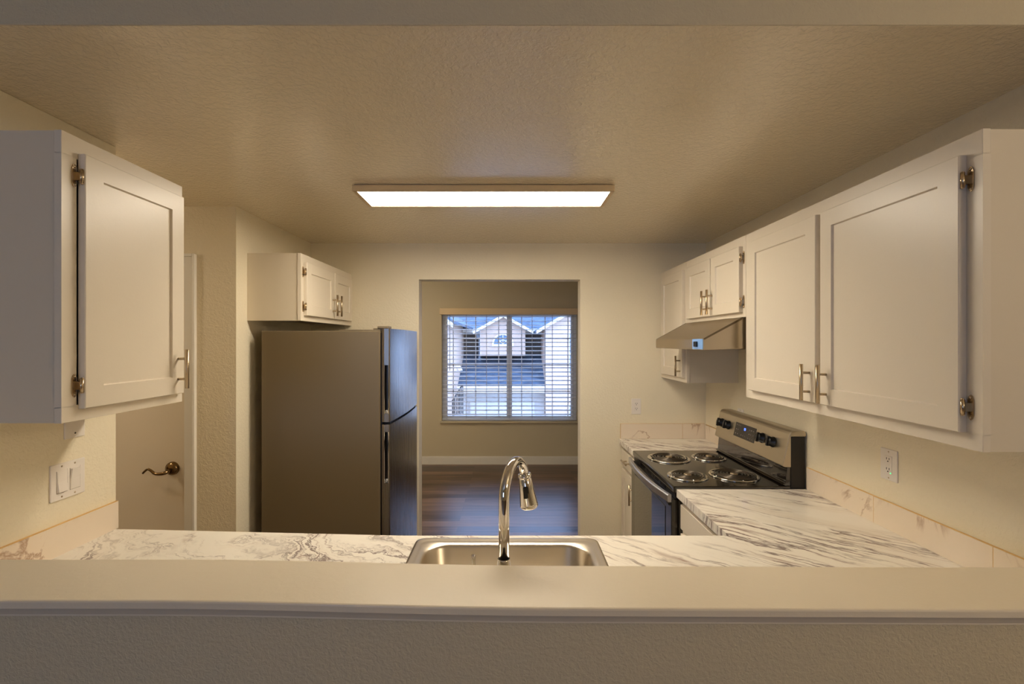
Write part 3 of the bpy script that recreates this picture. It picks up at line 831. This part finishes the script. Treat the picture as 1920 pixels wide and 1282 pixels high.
# ------------------------------------------------------------------ range hood
hd_ = thing('range_hood', 'slanted stainless range hood with blue-filmed corner switch, above the range', 'range hood', (1.2, 2.58, 1.59))
HY0, HY1 = 2.222, 2.940
hp = [(0.920, 1.585), (0.918, 1.590), (0.918, 1.636), (0.922, 1.641), (1.105, 1.740), (1.437, 1.740), (1.437, 1.597), (1.10, 1.592)]
MB().prism(hp, 1, HY0 + 0.002, HY1 - 0.002, bev=0.0012).build('hood_body', 'steel_hood', hd_)
fm_ = mat('hood_flange', (112, 98, 76), 0.35, 0.9)
for (a, b_) in ((HY0, HY0 + 0.008), (HY1 - 0.008, HY1)):
    MB().prism([(0.924, 1.6425), (0.920, 1.6395), (0.924, 1.634), (1.105, 1.731), (1.105, 1.7412)], 1, a, b_).build('edge_flange', fm_, hd_)
cp_ = MB().box(0.9155, 0.9178, HY0 + 0.003, HY0 + 0.128, 1.588, 1.638, bev=0.0008).build('switch_plate', 'bluefilm', hd_)
sw = MB()
for k in (0, 1): sw.box(0.906, 0.9155, HY0 + 0.058 + k * 0.019, HY0 + 0.058 + k * 0.019 + 0.016, 1.600, 1.626, bev=0.003)
sw.build('rocker_switch', 'black', cp_)
MB().box(1.10, 1.40, HY0 + 0.08, HY1 - 0.08, 1.588, 1.594).build('filter', 'steel', hd_)

# ------------------------------------------------------------------ ceiling lamp
cl = thing('ceiling_light', 'long rectangular lit ceiling light with thin tan metal frame', 'ceiling light', (-0.12, 2.27, ZC))
LX0, LX1, LY0, LY1, LZ = -0.719, 0.482, 2.145, 2.405, 2.313
MB().box(LX0, LX1, LY0, LY0 + 0.014, LZ, ZC - 0.003, bev=0.002).box(LX0, LX1, LY1 - 0.014, LY1, LZ, ZC - 0.003, bev=0.002).box(LX0, LX0 + 0.020, LY0 + 0.012, LY1 - 0.012, LZ, ZC - 0.003, bev=0.002)\
    .box(LX1 - 0.020, LX1, LY0 + 0.012, LY1 - 0.012, LZ, ZC - 0.003, bev=0.002).build('frame', 'frame_light', cl)
MB().box(LX0 + 0.008, LX1 - 0.008, LY0 + 0.008, LY1 - 0.008, ZC - 0.01, ZC).build('backing_plate', 'black', cl)
MB().box(LX0 + 0.018, LX1 - 0.018, LY0 + 0.012, LY1 - 0.012, LZ + 0.002, LZ + 0.008).build('diffuser', 'diffuser', cl)

# unseen pendant added behind viewer as fill light; dome lamp of living room
c2 = thing('fill_pendant', 'added globe pendant for fill light, out of view behind the viewer', 'lamp', (1.9, -0.7, 2.75))
MB().lathe((1.9, -0.7, 2.75), [(0.07, 0), (0.07, -0.02), (0.02, -0.03)], 32).build('canopy', 'nickel', c2)
MB().tube([(1.9, -0.7, 2.73), (1.9, -0.7, 2.30)], 0.004, 8).build('cord', 'black', c2)
MB().lathe((1.9, -0.7, 2.13), [(0.001, -0.2)] + [(0.2 * math.sin(PI * k / 16), -0.2 * math.cos(PI * k / 16)) for k in range(1, 16)] + [(0.03, 0.199)], 40).build('lamp_shade', 'fill_globe', c2)
c3 = thing('dome_light', 'frosted dome ceiling lamp of the living room, left of the doorway', 'ceiling light', (-1.7, 4.7, 2.44))
MB().lathe((-1.7, 4.7, 2.44), [(0.19, 0), (0.19, -0.02), (0.18, -0.025)], 40).build('base', 'nickel', c3)
MB().lathe((-1.7, 4.7, 2.415), [(0.18, 0), (0.17, -0.04), (0.12, -0.075), (0.05, -0.09), (0, -0.095)], 40).build('lamp_shade', 'livingglass', c3)


c4 = thing('dome_light', 'frosted dome ceiling lamp of the side hall, beyond the left wall end', 'ceiling light', (-2.75, 1.85, ZC))
MB().lathe((-2.75, 1.85, ZC), [(0.15, 0), (0.15, -0.02), (0.14, -0.025)], 40).build('base', 'nickel', c4)
MB().lathe((-2.75, 1.85, ZC - 0.025), [(0.14, 0), (0.13, -0.03), (0.09, -0.06), (0.04, -0.075), (0, -0.08)], 40).build('lamp_shade', 'hallglass', c4)


# ------------------------------------------------------------------ wall plates
def plate_y(name, label, cat, x, y, z, w_, h_, kind, group=None):
    """plate on back wall, facing -y"""
    t = thing(name, label, cat, (x, y, z))
    MB().box(x - w_ / 2, x + w_ / 2, y - 0.006, y, z - h_ / 2, z + h_ / 2, bev=0.0025).build('cover_plate', 'plastic', t)
    ins = MB().box(x - 0.0168, x + 0.0168, y - 0.0085, y - 0.006, z - 0.0335, z + 0.0335, bev=0.001).build('receptacle', 'plastic', t)
    for q in (-0.018, 0.018):
        s_ = MB()
        for k in (-0.006, 0.006): s_.box(x + k - 0.0012, x + k + 0.0012, y - 0.0092, y - 0.0085, z + q, z + q + 0.008)
        s_.lathe((x, y - 0.0092, z + q - 0.006), [(0.0025, 0.0007), (0.0025, 0), (0, 0)], 12, axis=1)
        s_.build('socket_slots', 'plastic_dk', ins)
    return t


plate_y('wall_outlet', 'white electrical outlet on the back wall, left of far corner cabinet', 'outlet', 0.929, YB, 1.151, 0.070, 0.115, 'o')


def plate_x(name, label, cat, x, d, y, z, w_, h_, kind):
    t = thing(name, label, cat, (x, y, z))
    MB().box(x, x + d * 0.006, y - w_ / 2, y + w_ / 2, z - h_ / 2, z + h_ / 2, bev=0.0022).build('cover_plate', 'plastic', t)
    if kind in ('outlet', 'gfci'):
        ins = MB().box(x + d * 0.006, x + d * 0.0085, y - 0.0168, y + 0.0168, z - 0.0335, z + 0.0335, bev=0.001).build('receptacle', 'plastic', t)
        for q in (-0.019, 0.019):
            s_ = MB()
            for k in (-0.006, 0.006): s_.box(x + d * 0.0085, x + d * 0.0091, y + k - 0.0012, y + k + 0.0012, z + q, z + q + 0.008)
            s_.lathe((x + d * 0.0085, y, z + q - 0.006), [(0.0026, 0), (0.0026, d * 0.0006), (0, d * 0.0006)], 12, axis=0)
            s_.build('socket_slots', 'plastic_dk', ins)
        if kind == 'gfci':
            MB().box(x + d * 0.0085, x + d * 0.0095, y - 0.008, y + 0.008, z - 0.004, z - 0.0008).box(x + d * 0.0085, x + d * 0.0095, y - 0.008, y + 0.008, z + 0.001, z + 0.0042).build('test_buttons', 'plastic', ins)
            MB().box(x + d * 0.0085, x + d * 0.0094, y - 0.014, y - 0.011, z - 0.031, z - 0.028).build('indicator_light', 'green', ins)
        ys = [0]; off = 0.049
    elif kind == 'switch2':
        for k in (-0.023, 0.023):
            r_ = MB().box(x + d * 0.006, x + d * 0.007, y + k - 0.018, y + k + 0.018, z - 0.035, z + 0.035)
            q0, q1 = (0.0075, 0.0125) if k > 0 else (0.0125, 0.0075)
            r_.prism([(x + d * 0.006, z - 0.0325), (x + d * q0, z - 0.0325), (x + d * 0.0085, z), (x + d * q1, z + 0.0325), (x + d * 0.006, z + 0.0325)], 1, y + k - 0.0155, y + k + 0.0155)
            r_.build('rocker_switch', 'plastic', t)
            e = MB().box(x + d * 0.0062, x + d * 0.0066, y + k - 0.0188, y + k + 0.0188, z - 0.036, z - 0.0350).box(x + d * 0.0062, x + d * 0.0066, y + k - 0.0188, y + k - 0.0180, z - 0.036, z + 0.036)
            e.box(x + d * 0.0062, x + d * 0.0066, y + k + 0.0180, y + k + 0.0188, z - 0.036, z + 0.036)
            e.build('switch_gap', mat('switch_gap', (120, 100, 80), 0.6), t)
        ys = [-0.023, 0.023]; off = 0.049
    else: ys = [0]; off = 0.042
    for k in ys:
        for s2 in (-1, 1): MB().lathe((x + d * 0.006, y + k, z + s2 * off), [(0.0032, 0), (0.0026, d * 0.0008), (0, d * 0.001)], 12, axis=0).build('screw', 'plastic_dk' if kind == 'blank' else 'nickel', t)
    return t


plate_x('wall_outlet', 'white safety outlet with green light, below the largest right cabinet', 'outlet', XR, -1, 1.775, 1.160, 0.078, 0.118, 'gfci')
plate_x('wall_outlet', 'small white outlet on right wall, mostly hidden behind the range panel', 'outlet', XR, -1, 2.915, 1.150, 0.070, 0.115, 'outlet')
plate_x('light_switch', 'white double rocker light switch plate on the left wall', 'light switch', XL, 1, 1.543, 1.173, 0.120, 0.118, 'switch2')
plate_x('blank_wall_plate', 'plain white wall plate half hidden under the left cabinet', 'wall plate', XL, 1, 1.567, 1.363, 0.072, 0.115, 'blank')

# ------------------------------------------------------------------ blinds
bl = thing('window_blind', 'white horizontal slat blind, open, over living room window', 'blind', (0, YF, WZ1))
MB().box(-0.915, 0.925, YF - 0.075, YF - 0.002, 1.978, 2.062, bev=0.006).build('valance', 'valance', bl)
sl = MB(); by = YF + 0.035
zt = 1.955; sp_ = 0.0565; nsl = 24
for k in range(nsl):
    z = zt - k * sp_
    sl.prism([(by - 0.030, z - 0.0052), (by, z + 0.0008), (by + 0.030, z + 0.0045), (by + 0.030, z + 0.002), (by, z - 0.0016), (by - 0.030, z - 0.0076)], 0, WX0 + 0.008, WX1 - 0.010)
sl.build('slats', 'blind', bl)
MB().box(WX0 + 0.008, WX1 - 0.010, by - 0.028, by + 0.028, WZ0 + 0.004, WZ0 + 0.03, bev=0.004).build('bottom_rail', 'blind', bl)
lc = MB()
for px in (838, 874, 912, 955, 998, 1036, 1075):
    x = (px - 955) / F * (by - 0.03)
    for yy in (by - 0.033, by + 0.032): lc.box(x - 0.0022, x + 0.0022, yy - 0.0006, yy + 0.0006, WZ0 + 0.02, 1.985)
lc.build('ladder_cord', 'cord', bl)
xw = (843.3 - 955) / F * (by - 0.05)
MB().tube([(xw, by - 0.05, 1.985), (xw, by - 0.05, 1.24)], 0.0035, 8).build('tilt_wand', 'wand', bl)


# ------------------------------------------------------------------ outside: building across the court
def P(px, py, Y): return ((px - 955) / F * Y, Y, H - (py - 640) / F * Y)


GZ = -2.6
struct(B(-25, 25, 6.6, 40, GZ - 0.1, GZ).build('ground', 'asphalt'))
ap = thing('apartment_building', 'pink-white gabled building with slate roofs seen through the window', 'building', (0, 14, GZ))
YM = 14.7                                     # main wall (recess)
YBay = 13.9
# main wall
z_eave = P(0, 621, YM)[2]; z_rt = P(0, 560, 17.5)[2]
MB().box(-1.42, 1.0, YM, YM + 0.2, GZ, z_eave + 0.1).build('wall', 'siding_shade', ap)
# main roof behind
MB().prism([(YM - 0.35, z_eave), (YM - 0.35, z_eave + 0.08), (YM + 3.2, z_eave + 2.2), (YM + 6.4, z_eave + 0.08), (YM + 6.4, z_eave)], 0, -9, 9).build('roof', 'shingle', ap)
MB().box(-1.42, 1.0, YM - 0.40, YM - 0.33, z_eave - 0.05, z_eave + 0.07).build('gutter', 'ext_white', ap)
# central bay
def bay(name, pxl, pxr, pxa, pya, pye, Y, ybot, depth, ov_l, ov_r):
    xl, _, ze = P(pxl, pye, Y); xr = P(pxr, pye, Y)[0]; xa, _, za = P(pxa, pya, Y); zb = P(0, ybot, Y)[2] if ybot else GZ
    return xl, xr, xa, ze, za, zb


xl, xr, xa = P(900, 0, YBay)[0], P(985, 0, YBay)[0], P(944, 0, YBay)[0]
za = P(0, 590, YBay - 0.2)[2]; slope = (P(0, 622, YBay)[2] - za) / (P(888, 0, YBay)[0] - xa)
def rz(x): return za - abs(x - xa) * abs(slope)
zb = P(0, 667, YBay)[2]
MB().prism([(xl, zb), (xr, zb), (xr, rz(xr)), (xa, za), (xl, rz(xl))], 1, YBay, YM).build('bay_wall', 'siding', ap)
el, er = P(888, 0, YBay)[0], P(999, 0, YBay)[0]
MB().prism([(el, rz(el) - 0.05), (xa, za - 0.05), (er, rz(er) - 0.05), (er, rz(er) + 0.03), (xa, za + 0.04), (el, rz(el) + 0.03)], 1, YBay - 0.22, YM + 2.5).build('bay_roof', 'shingle', ap)
MB().prism([(el, rz(el) - 0.07), (xa, za - 0.07), (er, rz(er) - 0.07), (er, rz(er) + 0.015), (xa, za + 0.02), (el, rz(el) + 0.015)], 1, YBay - 0.26, YBay - 0.22).build('fascia_board', 'ext_white', ap)
# half-round window
cx, _, cz = P(943, 645, YBay); r = 0.27
arc = [(cx + r * math.cos(PI * k / 20), cz + r * math.sin(PI * k / 20)) for k in range(21)]
hw = MB().prism(arc, 1, YBay - 0.03, YBay).build('arched_window', 'ext_glass', ap)
fm = MB()
for k in range(20):
    a0, a1 = PI * k / 20, PI * (k + 1) / 20
    fm.prism([(cx + rr * math.cos(a), cz + rr * math.sin(a)) for rr, a in ((r, a0), (r + 0.05, a0), (r + 0.05, a1), (r, a1))], 1, YBay - 0.06, YBay)
fm.box(cx - r - 0.05, cx + r + 0.05, YBay - 0.06, YBay, cz - 0.06, cz)
for k in range(1, 4):
    a = PI * k / 4; fm.tube([(cx, YBay - 0.04, cz), (cx + r * math.cos(a), YBay - 0.04, cz + r * math.sin(a))], 0.011, 6)
fm.tube([(cx + 0.12 * math.cos(PI * k / 10), YBay - 0.04, cz + 0.12 * math.sin(PI * k / 10)) for k in range(11)], 0.011, 6)
fm.build('window_frame', 'ext_white', hw)
# skirt roof
YG = 13.0; zg = P(0, 725, YG)[2]; zs = P(0, 664, YM)[2]
MB().prism([(YG - 0.1, zg), (YG - 0.1, zg + 0.05), (YM, zs), (YM, zs - 0.1), (YG + 0.1, zg - 0.02)], 0, -1.419, 0.99).build('lower_roof', 'shingle', ap)
MB().box(-1.419, 0.985, YG - 0.18, YG - 0.08, P(0, 737, YG)[2], zg + 0.03).build('lower_gutter', 'ext_white', ap)
MB().box(-1.419, 0.985, YG + 0.25, YG + 0.4, GZ, zg).build('garage_wall', 'garage', ap)
gd = MB(); gx0, gx1, gz1 = P(880, 0, YG)[0], P(1003, 0, YG)[0], P(0, 752, YG + .25)[2]
gd.box(gx0, gx1, YG + 0.19, YG + 0.25, GZ, gz1)
for k in range(5): gd.box(gx0 + 0.03, gx1 - 0.03, YG + 0.175, YG + 0.19, gz1 - 0.06 - k * 0.5 - 0.40, gz1 - 0.06 - k * 0.5)
gd.build('garage_door', mat('garage_door_paint', (222, 216, 208), 0.6), ap)
# left wing
MB().box(-6.5, -1.42, 9.6, YM + 0.2, GZ, P(0, 604, 11)[2]).build('wing_wall', 'siding', ap)
fl = [P(832, 596, 10.6), P(863, 618, 10.6)]
MB().prism([(-3.2, fl[1][2] + (fl[0][2] - fl[1][2]) / (fl[0][0] - fl[1][0]) * (-3.2 - fl[1][0])), (fl[1][0], fl[1][2]), (fl[1][0], fl[1][2] + 0.09), (-3.2, 0.09 + fl[1][2] + (fl[0][2] - fl[1][2]) / (fl[0][0] - fl[1][0]) * (-3.2 - fl[1][0]))], 1, 9.3, 9.36).build('fascia_board', 'ext_white', ap)
MB().prism([(-3.2, 0.09 + fl[1][2] + (fl[0][2] - fl[1][2]) / (fl[0][0] - fl[1][0]) * (-3.2 - fl[1][0])), (fl[1][0], fl[1][2] + 0.09), (fl[1][0], fl[1][2] + 0.15), (-3.2, 0.15 + fl[1][2] + (fl[0][2] - fl[1][2]) / (fl[0][0] - fl[1][0]) * (-3.2 - fl[1][0]))], 1, 9.36, YM + 2).build('wing_roof', 'shingle', ap)
# right wing
YR = 12.85; xr0 = 0.985; ax = P(1069, 0, YR)[0]; az = P(0, 583, YR)[2]; ez = P(0, 621, YR)[2]
sl2 = (az - ez) / (ax - P(1005, 0, YR)[0])
def rz2(x): return az - abs(x - ax) * sl2
MB().prism([(xr0, GZ), (2 * ax - xr0, GZ), (2 * ax - xr0, rz2(xr0)), (ax, az), (xr0, rz2(xr0))], 1, YR, YM + 0.2).build('wing_wall', 'siding', ap)
ex = P(1005, 0, YR)[0]; ex2 = 2 * ax - ex
MB().prism([(ex, rz2(ex) - 0.07), (ax, az - 0.07), (ex2, rz2(ex) - 0.07), (ex2, rz2(ex) + 0.02), (ax, az + 0.02), (ex, rz2(ex) + 0.02)], 1, YR - 0.26, YR - 0.2).build('fascia_board', 'ext_white', ap)
MB().prism([(ex, rz2(ex) - 0.04), (ax, az - 0.04), (ex2, rz2(ex) - 0.04), (ex2, rz2(ex) + 0.03), (ax, az + 0.03), (ex, rz2(ex) + 0.03)], 1, YR - 0.2, YM + 2).build('wing_roof', 'shingle', ap)
for (ya, yb_) in ((626, 700), (762, 800)):
    x0, _, z1 = P(1068, ya, YR); x1, _, z0 = P(1100, yb_, YR)
    f = MB().box(x0 - 0.05, x1 + 0.05, YR - 0.03, YR, z0 - 0.05, z1 + 0.05).build('window_frame', 'ext_white', ap)
    MB().box(x0, x1, YR - 0.035, YR - 0.03, z0, (z0 + z1) / 2 - 0.02).box(x0, x1, YR - 0.035, YR - 0.03, (z0 + z1) / 2 + 0.02, z1).build('glass_pane', 'ext_glass', f)
# wall lamp and railing on the left wing
lp = P(849, 692, 12.2)
MB().box(-1.42, -1.36, lp[1] - 0.04, lp[1] + 0.04, lp[2] - 0.04, lp[2] + 0.10).prism([(-1.40, lp[2] + 0.1), (-1.30, lp[2] - 0.03), (-1.22, lp[2] - 0.03), (-1.30, lp[2] + 0.10)], 1, lp[1] - 0.07, lp[1] + 0.07).build('wall_lamp', 'ext_white', ap)
rl = thing('stair_railing', 'small black balcony railing at lower left of the window view', 'railing', (-1.2, 11.0, GZ))
a = P(843, 751, 11.0); b_ = P(866, 745, 12.6)
mm = MB().tube([(-1.33, 11.0, a[2]), (-1.24, 12.5, a[2] + 0.25)], 0.02, 6)
for k in range(7):
    t_ = k / 6; mm.tube([(-1.33 + 0.09 * t_, 11.0 + 1.5 * t_, GZ), (-1.33 + 0.09 * t_, 11.0 + 1.5 * t_, a[2] + 0.25 * t_)], 0.013, 6)
mm.build('rails', 'black', rl)

# repeats of one kind share a group
for _n, _g in (('wall_cabinet', 'white wall cabinets of the kitchen'), ('base_cabinet', 'white base cabinets beside the range'),
               ('wall_outlet', 'white outlets on the kitchen walls'), ('backsplash', 'marble tile backsplashes'), ('countertop', 'marble-pattern countertops')):
    for _o in C.objects:
        if _o.parent is None and _o.name.split('.')[0] == _n: _o['group'] = _g
